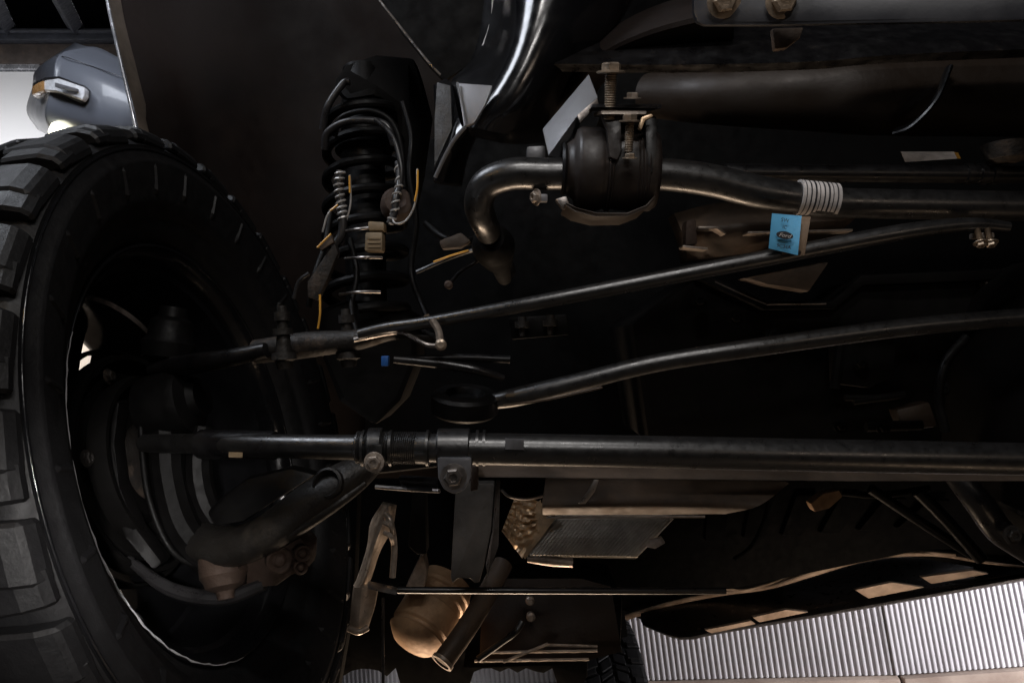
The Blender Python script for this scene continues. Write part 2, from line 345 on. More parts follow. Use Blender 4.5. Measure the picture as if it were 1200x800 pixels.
brk = obj('brake_rotor', ring([(-.045, .06), (-.045, .128), (-.035, .132), (-.035, .126), (-.026, .126), (-.026, .132), (-.012, .128), (-.012, .09), (.02, .08), (.02, .06)], 96), 'shade', T); brk.matrix_basis = WF
dsh = lathe(B(), Vector(), Vector((0, 0, 1)), [(-.002, .06), (0, .10), (.004, .132), (-.008, .138), (-.011, .136), (.0, .13), (-.004, .10), (-.006, .06)], 80, True)
dso = obj('dust_shield', dsh, 'dark', T); dso.matrix_basis = WF
rim.matrix_basis = WF @ Matrix.Translation((0, 0, -.020)); rl.matrix_basis = WF @ Matrix.Translation((0, 0, -.020))
for o in (rim, brk, dso, sl, rl): o.matrix_parent_inverse = Matrix.Translation(-T.location)

# caliper hugging the rotor on its front side
cal = B()
for i in range(2): lathe(cal, WF @ Vector((.03 + .05 * i - .02, .110, -.03)), N, [(-.03, .032), (.06, .032), (.07, .026), (.07, .001)], 20)
box(cal, WF @ Matrix.Translation((.02, .12, .0)), .13, .05, .06)
obj('brake_caliper', cal, 'black', T, bevel=.006)

# --- steering knuckle and axle end
kn = B()
tube(kn, tp([(196, 395, 1.08), (202, 440, 1.07), (196, 500, 1.05), (198, 560, 1.03), (215, 620, 1.01), (250, 655, 1.0), (290, 664, .99)]), [.022, .026, .024, .022, .023, .024, .022], 10)
tube(kn, tp([(238, 500, 1.06), (232, 545, 1.05), (240, 590, 1.04), (262, 625, 1.03)]), [.016, .018, .018, .016], 10)
lathe(kn, P(198, 402, 1.07), D(.1, -1, .1), [(-.03, .02), (-.02, .034), (.0, .036), (.008, .03), (.03, .028), (.036, .02), (.05, .018), (.05, .001)], 20)
lathe(kn, P(214, 470, 1.06), N, [(-.05, .045), (0, .05), (.012, .046), (.02, .03), (.03, .026), (.03, .001)], 28)
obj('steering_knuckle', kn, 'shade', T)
for k, (r0, r1, a_) in enumerate(((.150, .158, .012), (.112, .122, .030), (.168, .172, -.01))):
    o = obj('shield_ring', lathe(B(), Vector(), Vector((0, 0, 1)), [(a_, r0), (a_ + .006, r0 + .001), (a_ + .008, r1), (a_ - .004, r1 + .002), (a_ - .02, r1), (a_ - .02, r0)], 64, True, R(-150), R(120)), 'dark', T); o.matrix_basis = WF
for a_ in (20, 70, 140, 200, 260): bolt(WF @ Vector((.135 * math.cos(R(a_)), .135 * math.sin(R(a_)), .018)), N, .008, T, 'cast')
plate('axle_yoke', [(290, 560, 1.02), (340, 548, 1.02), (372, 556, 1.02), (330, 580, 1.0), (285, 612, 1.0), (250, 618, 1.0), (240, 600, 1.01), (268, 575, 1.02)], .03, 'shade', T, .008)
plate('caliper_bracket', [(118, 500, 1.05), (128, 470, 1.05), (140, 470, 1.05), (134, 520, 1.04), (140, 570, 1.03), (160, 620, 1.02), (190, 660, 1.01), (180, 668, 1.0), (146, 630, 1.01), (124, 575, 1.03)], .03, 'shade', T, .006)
pipe('brake_hose', [(165, 455, 1.04), (166, 520, 1.02), (176, 590, 1.0), (206, 650, .99), (258, 668, .98)], .004, 'shade', T)
arm = tube(B(), tp([(456, 526, 1.0), (424, 550, .98), (390, 572, .965), (350, 600, .96), (312, 626, .965), (270, 640, .985), (225, 630, 1.02)]), [.010, .028, .036, .036, .034, .033, .028], 20, 8, .72)
obj('steering_arm', arm, 'yoke', T, 'thick curved cast arm running into the wheel')
obj('arm_boss', lathe(B(), P(384, 566, .935), D(-.2, -.3, -1), [(-.02, .020), (.002, .019), (.004, .016), (-.004, .011), (-.004, .001)], 24), 'yoke', T)
pipe('arm_flange', [(428, 566, .955), (398, 588, .94), (356, 616, .935), (312, 640, .945)], [.004, .006, .007, .005], 'yoke', T, n=10)
plate('knuckle_casting', [(262, 654, 1.0), (280, 640, .985), (303, 636, .975), (330, 640, .97), (352, 628, .975), (362, 640, .975), (360, 668, .975), (338, 676, .97), (322, 688, .975), (296, 690, .985), (272, 684, 1.0), (258, 670, 1.0)], .05, 'rust', T, .009)
for x, y, r_ in ((327, 656, .016), (354, 648, .010), (352, 664, .009)):
    obj('ball_joint', lathe(B(), P(x, y, .962), D(.5, 0, -1), [(-.012, r_), (.004, r_), (.006, r_ * .86), (.003, r_ * .6), (.002, r_ * .55), (.006, r_ * .35), (.007, .001)], 28), 'rust', T)
obj('ball_joint', lathe(B(), P(262, 668, .985), D(.2, .9, -.3), [(-.03, .018), (-.02, .030), (.006, .030), (.012, .026), (.02, .024), (.026, .012), (.036, .010)], 24), 'rust', T)
tube_b = tube(B(), tp([(150, 655, 1.03), (200, 690, 1.0), (260, 700, .99), (310, 684, .99)]), [.006, .009, .010, .008], 10); obj('brake_hose', tube_b, 'wire', T)

# upper steering arm rod with two orange-lit edges, link stud
pipe('steering_arm', [(180, 432, 1.06), (220, 427, 1.03), (265, 420, 1.0), (312, 410, .99)], [.012, .014, .012, .010], 'black', T)
def stud(x, y0, y1, d, m='yoke'):
    o = B(); a = P(x, y0, d); b = P(x + 4, y1, d); L = (b - a).length; k = L / 10
    lathe(o, a, b - a, [(0, .006), (k, .0065), (k, .010), (2.4 * k, .010), (2.4 * k, .007), (3.6 * k, .007), (3.6 * k, .0125), (4.6 * k, .0125), (4.6 * k, .008), (7.4 * k, .0105), (7.4 * k, .015), (8.5 * k, .016), (8.8 * k, .011), (L, .009)], 20)
    obj('link_stud', o, m, T)
stud(330, 358, 432, .97); stud(405, 362, 430, 1.0, 'cast')
pipe('stabiliser_arm', [(300, 412, 1.02), (360, 404, 1.0), (420, 398, .99), (470, 388, .97), (520, 402, .97)], [.016, .017, .013, .010, .007], 'cast', T)
pipe('brake_line', [(415, 398, .96), (465, 389, .96), (485, 396, .96), (500, 404, .96), (516, 405, .96)], .0032, 'steel', T, n=8)

# --- tie rod with sleeve and clamps
TD = .86
pipe('tie_rod', [(170, 519, 1.0), (236, 520, .93), (300, 522, .90), (420, 524, .87), (520, 525, TD), (560, 526, TD), (800, 530, TD), (1000, 534, TD), (1800, 549, TD)],
     [.0115, .0125, .0135, .0145, .0165, .0180, .0182, .0182, .0182], 'rod', T, 6, 32, 'thick black tie rod')
slv = B(); pA, pB = P(417, 524, .868), P(506, 525, .862); ax = (pB - pA); L = ax.length
prof = [(0, .0145), (.002, .0185)]
for i in range(29): prof += [(.004 + i * (L - .008) / 34, .0186), (.004 + (i + .5) * (L - .008) / 34, .0178)]
prof += [(L - .002, .0185), (L, .0145)]
lathe(slv, pA, ax, prof, 32); obj('adjuster_sleeve', slv, 'rod', T)
def clamp(x0, x1, y, d, ears, lab=None):
    a, b = P(x0, y, d), P(x1, y, d); ax = b - a; L = ax.length
    o = obj('clamp', lathe(B(), a, ax, [(0, .017), (0, .0212), (.0015, .0222), (L - .0015, .0222), (L, .0212), (L, .017)], 40, True), 'rod', T, lab)
    obj('ear', slab(B(), [(x, yy, d - .026) for x, yy in ears], .022), 'grey' if x1 - x0 > 25 else 'rod', o, None, 32, .004)
    return o
c1 = clamp(432, 449, 524, .866, [(430, 520), (448, 520), (449, 545), (446, 553), (438, 556), (431, 552)])
bolt(P(438.5, 541, .826), -FWD, .0076, c1, 'alum')
c2 = clamp(513, 551, 525, .862, [(512, 536), (553, 536), (552, 560), (545, 574), (532, 580), (519, 573), (513, 560)], 'wide tie rod clamp with hanging ear')
bolt(P(531.5, 558, .815), -FWD, .0098, c2, 'steel')
for x in (425, 457, 500, 558, 566):
    a = P(x, 525, .863); obj('collar', lathe(B(), a, RIGHT, [(0, .0185), (0, .0205), (.003, .0205), (.003, .0185)], 36, True), 'rod', T)
obj('rod_end_sleeve', lathe(B(), P(236, 520, .927), P(330, 522, .9) - P(236, 520, .927), [(0, .013), (0, .0175), (.03, .0178), (.1, .0165), (.1, .013)], 28), 'black', T)
plate('warning_label', [(268, 529.5, .893), (284, 529.8, .888), (284, 536, .888), (268, 535.6, .893)], .001, 'conn', T, 0)
plate('part_label', [(592, 513.5, .8405), (614, 514, .8405), (614, 527, .840), (592, 526.6, .840)], .002, 'grey', T, .0004)
# flat bar below the tie rod
plate('flat_bar', [(555, 545, .93), (1700, 558.5, .93), (1700, 563, .90), (990, 563.5, .90), (555, 559, .90)], .012, 'brown', T, .0025, D(0, -.3, 1))
plate('axle_bracket', [(466, 559, .92), (512, 562, .92), (512, 576, .90), (470, 572, .90)], .02, 'black', T, .003)
pipe('brake_line', [(440, 570, .93), (480, 573, .92), (515, 575, .9)], .0026, 'steel', T, n=8)
plate('axle_bracket', [(552, 546, .90), (560, 546, .9), (560, 574, .9), (551, 576, .9)], .02, 'rust', T, .002)
plate('axle_bracket', [(463, 520, .905), (500, 520, .905), (500, 541, .9), (450, 546, .9)], .02, 'rust', T, .002)

# --- drag link and track bar
pipe('drag_link', [(420, 392, .96), (455, 384, .96), (505, 377, .95), (620, 356, .93), (760, 329, .92), (900, 302, .91), (1040, 275, .90), (1110, 265, .9), (1150, 263, .9), (1182, 266, .9)],
     [.007, .0075, .0078, .0088, .0094, .0098, .0098, .0088, .0075, .006], 'rod', T, 5, 22, 'long thin drag link')
pipe('track_bar', [(575, 471, 1.0), (610, 464, .99), (680, 447, .98), (770, 425, .97), (900, 405, .96), (1040, 386, .96), (1130, 377, .96), (1240, 370, .96), (1520, 364, .96), (1800, 360, .96)],
     [.010, .0125, .0118, .0115, .0115, .0115, .0112, .011, .011, .011], 'rod', T, 5, 22, 'bent black track bar')
tb = lathe(B(), P(545, 474, 1.0) - D(0, .004, .0), D(.05, -1, -.25), [(-.014, .030), (-.016, .040), (-.012, .044), (.008, .044), (.012, .040), (.012, .026), (.004, .022), (.006, .001)], 40); obj('track_bar_bush', tb, 'shade', T)
pipe('bush_seam', [(590, 475, .985), (640, 468, .975), (700, 455, .967), (702, 454, .967)], .0016, 'brown', T, n=6)
clip = B(); tube(clip, tp([(506, 374, .93), (514, 388, .93), (516, 405, .93)]), .0045, 10); obj('line_clip', clip, 'alum', T)
lathe_c = lathe(B(), P(517, 404, .93), -FWD, [(0, .007), (.006, .007), (.008, .004)], 14); obj('clip_stud', lathe_c, 'zinc', T)
plate('cable_clip', [(446.5, 417, .93), (455, 417, .93), (454.5, 429, .93), (446.5, 429, .93)], .012, 'clip', T, .0015, label='small bright blue cable clip')
pipe('damper_rod', [(462, 421, .98), (540, 419, .98), (598, 421, .98)], [.0045, .005, .005], 'black', T)
pipe('bracket_arm', [(462, 421, .97), (520, 427, .97), (560, 434, .97), (590, 443, .98)], [.005, .006, .006, .004], 'black', T)
[bolt(P(x_, 284, .89), D(0, 1, -.4), .0055, T, 'zinc', .02) for x_ in (1149, 1161)]; plate('nut_plate', [(1144, 272, .9), (1166, 272, .9), (1166, 279, .9), (1144, 279, .9)], .015, 'alum', T, .002)
plate('line_bracket', [(596, 372, 1.262), (664, 368, 1.262), (668, 392, 1.262), (600, 398, 1.262)], .02, 'shade', T, .003)
for x, y in ((612, 380), (645, 378)):
    o = B(); lathe(o, P(x, y + 14, 1.25), P(x, y - 8, 1.25) - P(x, y + 14, 1.25), [(0, .004), (.014, .005), (.014, .012), (.024, .012), (.024, .007), (.032, .007)], 12); obj('line_fitting', o, 'cast', T)

# --- sway bar, bushing and bracket
pipe('sway_bar', [(596, 318, 1.74), (590, 306, 1.4), (580, 287, 1.12), (569, 264, 1.0), (561, 240, .965), (570, 216, .95), (600, 204, .94), (640, 204, .94), (700, 204, .94), (770, 204, .94), (830, 211, .94), (890, 225, .94), (950, 233, .94), (1040, 239, .94), (1800, 249, .94)],
     [.0165, .0165, .0165, .0175, .0185, .019, .0195, .0195, .0195, .0195, .0198, .0198, .0182, .018, .018], 'rod', T, 8, 32, 'curved black sway bar')
obj('end_link_boot', lathe(B(), P(578, 288, 1.06), P(590, 322, 1.2) - P(578, 288, 1.06), [(-.03, .018), (-.02, .026), (.0, .03), (.02, .028), (.03, .022), (.05, .024), (.07, .016), (.16, .012)], 24), 'dark', T)
ba, bb = P(671, 198, .945), P(768, 200, .945); bx = bb - ba; L = bx.length
bush = lathe(B(), ba, bx, [(-.008, .02), (-.008, .031), (-.003, .034), (.001, .037), (.004, .047), (.009, .0505), (.03, .051), (.034, .0495), (.037, .048), (.05, .048), (.056, .0495), (L - .006, .0495), (L, .045), (L, .02)], 56)
obj('sway_bar_bushing', bush, 'bush', T, 'round ribbed bushing housing', 60)
for s in (.040, .0436, .074, .078, .082, .086): obj('bushing_rib', lathe(B(), ba + bx.normalized() * s, bx, [(0, .046), (0, .0502), (.0012, .051), (.0024, .0502), (.0024, .046)], 48, True), 'bush', bpy.data.objects['sway_bar_bushing'])
obj('bushing_lip', lathe(B(), ba - bx.normalized() * .014, bx, [(0, .02), (0, .030), (.003, .033), (.006, .030), (.006, .02)], 36, True), 'black', T)
sb = B(); pts = []                                                             # strap under the bushing
for i in range(17):
    a = R(-25) + i * R(230) / 16; c = ba + bx * .55
    pts.append((c + (RIGHT.lerp(FWD, .0)).cross(bx.normalized()) * 0 - DOWN * math.cos(a + R(90)) * -.0 , a))
u_, v_ = TOCAM, DOWN
for s0, s1 in ((.010, .092),):
    rows = []
    for i in range(33):
        a = R(-40) + R(250) * i / 32; d_ = (DOWN * math.sin(a) + TOCAM * math.cos(a))
        rows.append([sb.verts.new(ba + bx.normalized() * s + d_ * r) for s, r in ((s0, .057), (s0, .0595), (s1, .0575), (s1, .055))])
    grid_faces(sb, rows, False, True); sb.faces.new(rows[0]); sb.faces.new(rows[-1])
pts = None; sb.free()
plate('clamp_strap', [(663, 236, .905), (676, 243, .90), (700, 249, .898), (735, 249, .898), (757, 240, .90), (768, 228, .905), (768, 232, .905), (757, 245, .90), (735, 253.5, .898), (698, 254, .898), (674, 248, .9), (661, 240, .905)], .07, 'cani', T, .002)
plate('mount_flange', [(694, 122, .90), (776, 122, .90), (776, 127, .88), (694, 126, .88)], .09, 'black', T, .002, D(0, -.25, 1))
plate('mount_flange', [(704, 128.5, .885), (758, 129, .885), (758, 134, .88), (704, 134, .88)], .08, 'alum', T, .002, D(0, -.25, 1))
plate('mount_side', [(703, 134, .93), (768, 134, .93), (772, 214, .94), (764, 236, .95), (740, 238, .96), (708, 180, .95)], .05, 'bush', T, .004)
plate('mount_web', [(704, 134, .893), (728, 134, .890), (729, 176, .888), (724, 188, .888), (714, 184, .889), (711, 150, .892)], .012, 'bush', T, .003)
plate('mount_side', [(756, 134, .895), (770, 136, .895), (771, 180, .895), (764, 205, .895), (757, 190, .895)], .06, 'black', T, .003)
bolt(P(716, 86, .88), D(0, -1, -.28), .0115, T, 'zinc', .05, label='upright threaded bolt above the bushing')
bolt(P(738, 143, .868), D(0, -1, -.25), .0085, T, 'zinc', .032)
bolt(P(738, 186, .868), D(0, -1, -.3), .006, T, 'zinc')
bolt(P(741, 116, .885), D(0, -1, -.3), .007, T, 'alum')
plate('link_clip', [(752, 137, .875), (764, 133, .875), (766, 136, .875), (756, 141, .875), (752, 152, .875), (748, 150, .875)], .008, 'foil', T, .0015)
plate('bright_gusset', [(636, 151, .97), (690, 87, .97), (700.5, 114, .93), (676, 136, .93), (643, 182, .94)], .006, 'plain', T, .001, label='bright bare metal gusset plate')
plate('gusset_fold', [(643, 182.5, .935), (676, 137, .925), (682, 138, .95), (667, 190, .955), (657, 186, .95)], .005, 'grey', T, .001)
plate('gusset_fold', [(676, 135, .92), (700, 114.5, .925), (702, 122, .925), (680, 144, .92)], .005, 'steel', T, .0015)
plate('clamp_foot', [(650, 233, .92), (664, 229, .92), (668, 240, .92), (660, 246, .92)], .012, 'steel', T, .003)
bolt(P(629, 231, .93), D(-1, .1, -.6), .007, T, 'alum'); plate('nut_plate', [(624, 227, .935), (642, 227, .935), (642, 236, .935), (624, 236, .935)], .012, 'grey', T, .002)
plate('frame_tab', [(617, 171, .98), (640, 170, .98), (640, 186, .98), (617, 187, .98)], .02, 'grey', T, .004)

# --- white stripe-wrapped band on the sway bar
band = thing('barcode_label', 'white striped label wrapped round the sway bar right of the blue tag', 'label', P(955, 233, .94))
la, lb = P(934.5, 231, .94), P(979, 234.8, .94); lx = (lb - la); L = lx.length
obj('label_band', lathe(B(), la, lx, [(0, .0185), (0, .0212), (L, .0206), (L, .0182)], 40, True), 'white', band)
for i in range(8):
    s = .0035 + i * (L - .006) / 7.6; wd = .0010 + .0006 * (i % 3)
    obj('printed_bar', lathe(B(), la + lx.normalized() * s, lx, [(0, .0208), (0, .0214 - i * .00007), (wd, .0214 - i * .00007), (wd, .0208)], 40, True), 'ink', band)
# --- blue tag hanging under it
tg = thing('paper_tag', 'bright blue paper tag with dark oval logo hanging from the sway bar', 'tag', P(921, 275, .93))
def tagsheet(px, d, m, name, th=.0012):
    rows = []
    for k in range(9):
        t = k / 8; b = .006 * math.sin(t * 2.4)
        (xl, yl), (xr, yr) = [tuple(px[i][c] * (1 - t) + px[i + 1][c] * t for c in (0, 1)) for i in (0, 2)]
        rows.append([(xl + (xr - xl) * j / 4, yl + (yr - yl) * j / 4, d - b + .003 * math.sin(j * .8)) for j in range(5)])
    sheet(name, rows, th, m, tg, per=2)
tagsheet([(905, 250), (901, 291), (939.5, 253), (935, 299)], .893, 'blue', 'tag_sheet')
tagsheet([(912, 252), (917, 298), (950, 254), (943, 299)], .901, 'kraft', 'tag_back')
RX = (P(938, 290, .92) - P(904, 284, .92)).normalized(); DY = (P(901, 291, .92) - P(905, 250, .92)); DY = (DY - RX * DY.dot(RX)).normalized(); NZ = RX.cross(-DY)
def text(s, px, py, size, m, par, d=.8835, shear=0, sx=1):
    cu = bpy.data.curves.new('lettering', 'FONT'); cu.body = s; cu.size = size; cu.align_x = 'CENTER'; cu.align_y = 'CENTER'; cu.extrude = .0002; cu.shear = shear
    o = bpy.data.objects.new('tmp', cu); C.objects.link(o); me = bpy.data.meshes.new_from_object(o.evaluated_get(bpy.context.evaluated_depsgraph_get()))
    bpy.data.objects.remove(o); me.materials.clear(); t = obj('lettering', me, m, par); t.matrix_basis = basis(RX, -DY, NZ, P(px, py, d)) @ Matrix.Diagonal((sx, 1, 1, 1)); return t
def onpaper(name, bm, m, px, py, d):
    o = obj(name, bm, m, tg); o.matrix_basis = basis(RX, -DY, NZ, P(px, py, d)); return o
def oval(a, b, h=.0006):
    bm = B(); lathe(bm, Vector(), Vector((0, 0, 1)), [(0, 1), (h, 1)], 40)
    for v in bm.verts: v.co.x *= a; v.co.y *= b
    return bm
onpaper('logo_oval', oval(.0098, .0044), 'ink', 919.5, 275.8, .884)
for t_, x, y, s, sh, sx, m, d in (('SW', 920, 258.2, .0062, 0, 1, 'ink', .8875), ('IC', 919.5, 266.3, .0055, 0, 1, 'ink', .8865), ('Ford', 919.5, 276, .0062, .35, 1.15, 'white', .883), ('9C34A', 918.5, 289, .0058, 0, 1, 'ink', .8845)):
    text(t_, x, y, s, m, tg, d, sh, sx)
for o in tg.children:
    o.matrix_parent_inverse = Matrix.Translation(-tg.location)

# --- frame: horns, crossmembers, panels (top of the picture)
sheet('frame_rail', [[(560, -40, 1.25), (556, 60, 1.22), (528, 98, 1.16), (541, 150, 1.10)],
                     [(588, -40, 1.18), (586, 40, 1.15), (560, 100, 1.09), (545, 150, 1.07)],
                     [(612, -40, 1.05), (603, 50, 1.03), (575, 120, 1.02), (556, 150, 1.03)],
                     [(668, -40, 1.02), (650, 40, 1.02), (625, 115, 1.03), (600, 158, 1.05)],
                     [(760, -40, 1.08), (720, 30, 1.09), (668, 95, 1.1), (640, 157, 1.12)]], .05, 'gloss', T, 'curved glossy black frame horn')
sheet('frame_flange', [[(508, 100, 1.2), (511, 160, 1.17), (508, 212, 1.15)], [(527, 95, 1.15), (528, 150, 1.12), (512, 210, 1.11)], [(541, 148, 1.06), (527, 172, 1.06), (511, 212, 1.08)], [(560, 152, 1.08), (548, 180, 1.1), (540, 216, 1.12)]], .02, 'gloss', T)
plate('frame_face', [(534, 97, 1.02), (577, 100, 1.005), (569, 122, 1.0), (556, 144, 1.0), (545, 148, 1.005)], .01, 'plain', T, .002, label='bare grey face of the frame horn')
plate('frame_face', [(512, 96, 1.1), (528, 100, 1.09), (530, 150, 1.075), (509, 196, 1.07), (509, 140, 1.09)], .008, 'yoke', T, .002)
pipe('frame_edge_glint', [(545, 149, 1.0), (533, 163, 1.01), (522, 182, 1.02), (510, 208, 1.03)], .0026, 'plain', T, n=8)  # lit edges of the frame put in as pale pipes
pipe('frame_edge_glint', [(536, 97, 1.015), (541, 122, 1.01), (545, 148, 1.0)], .0016, 'plain', T, n=8)
pipe('frame_edge_glint', [(440, -6, 1.22), (455, 14, 1.215), (478, 43, 1.21), (502, 73, 1.2), (516, 88, 1.2)], .0021, 'steel', T, n=8)
plate('splash_shield', [(430, -30, 1.26), (580, -30, 1.22), (577, 40, 1.22), (560, 70, 1.21), (520, 95, 1.22), (505, 80, 1.22), (470, 38, 1.23)], .01, 'dark', T, .002)
pipe('shield_edge_glint', [(577, -10, 1.2), (577, 14, 1.2), (573, 34, 1.2), (566, 54, 1.2)], .0018, 'steel', T, n=8)  # lit edge of the dark shield put in as a pale pipe
sheet('frame_arm', [[(600, 118, 1.2), (650, 95, 1.14), (690, 52, 1.12), (760, 10, 1.08), (860, -20, 1.05)], [(610, 140, 1.16), (662, 112, 1.1), (700, 66, 1.06), (765, 34, 1.02), (860, 10, .99)], [(620, 158, 1.2), (676, 140, 1.12), (715, 84, 1.1), (775, 60, 1.06), (860, 45, 1.03)]], .03, 'liner', T)
plate('crossmember', [(x_, y_, 1.0 * .91 - .0003 * (x_ - 812)) for x_, y_ in ((812, -40), (1420, -40), (1420, 18), (1120, 26), (900, 30), (826, 30), (817, 26), (813, 16))], .012, 'panel', T, .004, D(0, -.2, 1), 'glossy black crossmember plate with two bolts')
for x in (848, 917): bolt(P(x, 1, .902 - .0003 * (x - 812)), D(0, .35, -1), .0135, T, 'zinc', label='bright crossmember bolt')
sheet('frame_channel', [[(650, 75, 1.03), (800, 76, 1.0), (960, 72, .98), (1100, 62, .97), (1700, 40, .97)], [(650, 66, 1.06), (800, 52, 1.04), (960, 46, 1.02), (1100, 44, 1.0), (1700, 24, 1.0)], [(650, 40, 1.15), (800, 24, 1.13), (960, 20, 1.1), (1100, 20, 1.1), (1700, 5, 1.1)]], .03, 'black', T)
plate('frame_tab', [(905, 33, .93), (942, 32, .93), (938, 44, .93), (922, 56, .93), (908, 58, .93)], .01, 'brown', T, .002)
tk = B(); tube(tk, tp([(760, 112, 1.45), (840, 112, 1.35), (960, 110, 1.3), (1090, 112, 1.28), (1650, 114, 1.28)]), [.04, .05, .062, .066, .066], 40, 8); obj('exhaust_canister', tk, 'cani', T, 'long brown exhaust canister across the top right')
tube_s = tube(B(), tp([(1112, 80, 1.2), (1096, 118, 1.195), (1070, 146, 1.215), (1050, 154, 1.24)]), .012, 10, 8, .4); obj('canister_strap', tube_s, 'black', T)
plate('white_sticker', [(1056, 178, 1.1), (1118, 178, 1.1), (1122, 186, 1.09), (1061, 190, 1.09)], .002, 'white', T, 0, D(0, -.4, 1))
plate('sticker_tab', [(1118.5, 178.5, 1.099), (1123, 179, 1.099), (1126, 186, 1.09), (1122.5, 186, 1.09)], .002, 'amber', T, 0, D(0, -.4, 1))
obj('bump_stop', lathe(B(), P(1180, 187, 1.0), D(0, 1, 0), [(-.02, .03), (0, .024), (.004, .014), (.004, .001)], 24), 'cast', T)
pipe('steering_shaft', [(850, 202, 1.02), (950, 203, 1.02), (1800, 209, 1.02)], .0115, 'black', T)
for x in (1130, 1146, 1160): obj('shaft_collar', lathe(B(), P(x, 204, 1.02), RIGHT, [(0, .011), (0, .014), (.008, .014), (.008, .011)], 24, True), 'black', T)

# brown cast casing behind the tag
sheet('gear_casing', [[(790, 250, 1.22), (840, 238, 1.2), (910, 236, 1.2), (1010, 248, 1.22)], [(800, 275, 1.18), (845, 268, 1.15), (910, 262, 1.14), (1000, 258, 1.18)], [(806, 305, 1.22), (850, 300, 1.18), (905, 292, 1.18), (980, 276, 1.22)]], .05, 'brown', T)
plate('casing_rib', [(818, 265, 1.135), (842, 265, 1.13), (852, 273, 1.13), (850, 275, 1.13), (840, 268.5, 1.13), (818, 268, 1.135)], .03, 'alum', T, .002)
plate('casing_rib', [(800, 287, 1.14), (830, 290, 1.14), (830, 293, 1.14), (800, 290, 1.14)], .03, 'alum', T, .002)
plate('casing_rib', [(876, 271, 1.12), (1000, 268, 1.12), (1000, 271, 1.12), (876, 274, 1.12)], .03, 'alum', T, .002)
plate('casing_boss', [(804, 258, 1.15), (816, 256, 1.15), (818, 286, 1.15), (803, 288, 1.15)], .03, 'rust', T, .004)
plate('skid_wedge', [(870, 326, 1.15), (960, 308, 1.15), (972, 307, 1.14), (948, 342, 1.16), (900, 334, 1.16)], .03, 'brown', T, .003)
pipe('panel_edge', [(838, 330, 1.2), (866, 343, 1.2), (897, 356, 1.2), (905, 356.5, 1.2), (968, 356, 1.2)], .0013, 'steel', T, per=2, n=6)
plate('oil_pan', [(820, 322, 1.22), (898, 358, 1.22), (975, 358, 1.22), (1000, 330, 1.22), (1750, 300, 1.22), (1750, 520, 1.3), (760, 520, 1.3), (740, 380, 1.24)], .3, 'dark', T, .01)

# --- wheel arch liner, fender lip, mirror
sheet('wheel_arch_liner', [[(128, -40, 1.5), (150, 60, 1.5), (178, 168, 1.45), (215, 330, 1.5), (240, 560, 1.5)], [(220, -40, 1.62), (230, 60, 1.62), (250, 170, 1.6), (280, 330, 1.6), (300, 560, 1.6)], [(330, -40, 1.74), (335, 60, 1.75), (345, 170, 1.76), (370, 330, 1.76), (380, 560, 1.8)], [(470, -40, 1.8), (470, 60, 1.82), (480, 170, 1.85), (490, 330, 1.9), (490, 560, 1.95)], [(640, -40, 1.85), (640, 60, 1.9), (640, 170, 1.95), (640, 330, 2), (640, 560, 2)]], .015, 'liner', T, 'dusty dark brown wheel arch liner')
sheet('fender_lip', [[(121, -30, 1.42), (131, 20, 1.42), (148, 90, 1.42), (161, 145, 1.42), (166, 172, 1.42)], [(134, -30, 1.46), (142, 20, 1.46), (157, 80, 1.46), (171, 135, 1.46), (181, 172, 1.46)]], .012, 'skin', T)
pipe('fender_edge', [(120, -30, 1.42), (129.5, 20, 1.42), (145, 88, 1.42), (158, 145, 1.42), (164, 172, 1.42)], .0032, 'body', T, n=10, label='thin bright silver fender edge')
mirror_rows = [[(88, 50, 2.36), (100, 54, 2.0), (118, 57, 1.96), (150, 74, 1.94), (190, 96, 1.95)],
               [(44, 80, 2.36), (66, 66, 1.92), (78, 68, 1.87), (135, 88, 1.84), (190, 112, 1.86)],
               [(38, 102, 2.36), (58, 98, 1.90), (70, 98, 1.84), (130, 114, 1.81), (190, 132, 1.83)],
               [(31, 130, 2.36), (50, 136, 1.91), (62, 138, 1.85), (126, 152, 1.82), (190, 160, 1.84)],
               [(44, 152, 2.36), (60, 160, 2.0), (80, 164, 1.96), (130, 176, 1.92), (190, 182, 1.92)]]
mir = sheet('door_mirror', mirror_rows, .12, 'shell', T, 'dark door mirror with indicator lens and lit lamp')
mir.data.shade_smooth(); mir.data.set_sharp_from_angle(angle=R(75))
pl = obj('indicator_surround', slab(B(), [(38, 97, 1.93), (52, 90.5, 1.86), (68, 89, 1.815), (98, 100, 1.80), (102, 104, 1.80), (101.5, 113, 1.80), (96, 121, 1.80), (68, 109.5, 1.815), (52, 107, 1.85), (37, 113, 1.93)], .03), 'wire', mir, None, 32, .004)
obj('indicator_lens', slab(B(), [(51.5, 94, 1.835), (68, 91.5, 1.795), (97, 101.5, 1.782), (99.5, 104, 1.782), (99, 112, 1.782), (95.5, 117.5, 1.782), (68, 107.5, 1.795), (51.5, 106.5, 1.835)], .02), 'lensglass', mir, None, 32, .004)
obj('lens_core', slab(B(), [(64, 96.5, 1.785), (90, 103.5, 1.772), (89, 107, 1.772), (64, 102, 1.785)], .01), 'grey', mir, None, 32, .002)
obj('amber_lens', slab(B(), [(37.5, 101, 1.905), (46, 96, 1.85), (51, 94.5, 1.83), (51, 106, 1.83), (46, 107.5, 1.85), (37.5, 111.5, 1.905)], .02), 'orange', mir, None, 32, .003)
obj('puddle_lamp', lathe(B(), P(67, 157, 1.86), D(.1, 1, -.7), [(-.02, .019), (0, .019), (.005, .014), (.007, .001)], 28), 'lens', mir, 'lit round lamp under the mirror')
obj('mirror_seam', tube(B(), tp([(66, 66, 1.905), (78, 67.5, 1.855), (108, 78, 1.845), (135, 87.5, 1.83), (175, 104, 1.84)]), .001, 6), 'wire', mir)

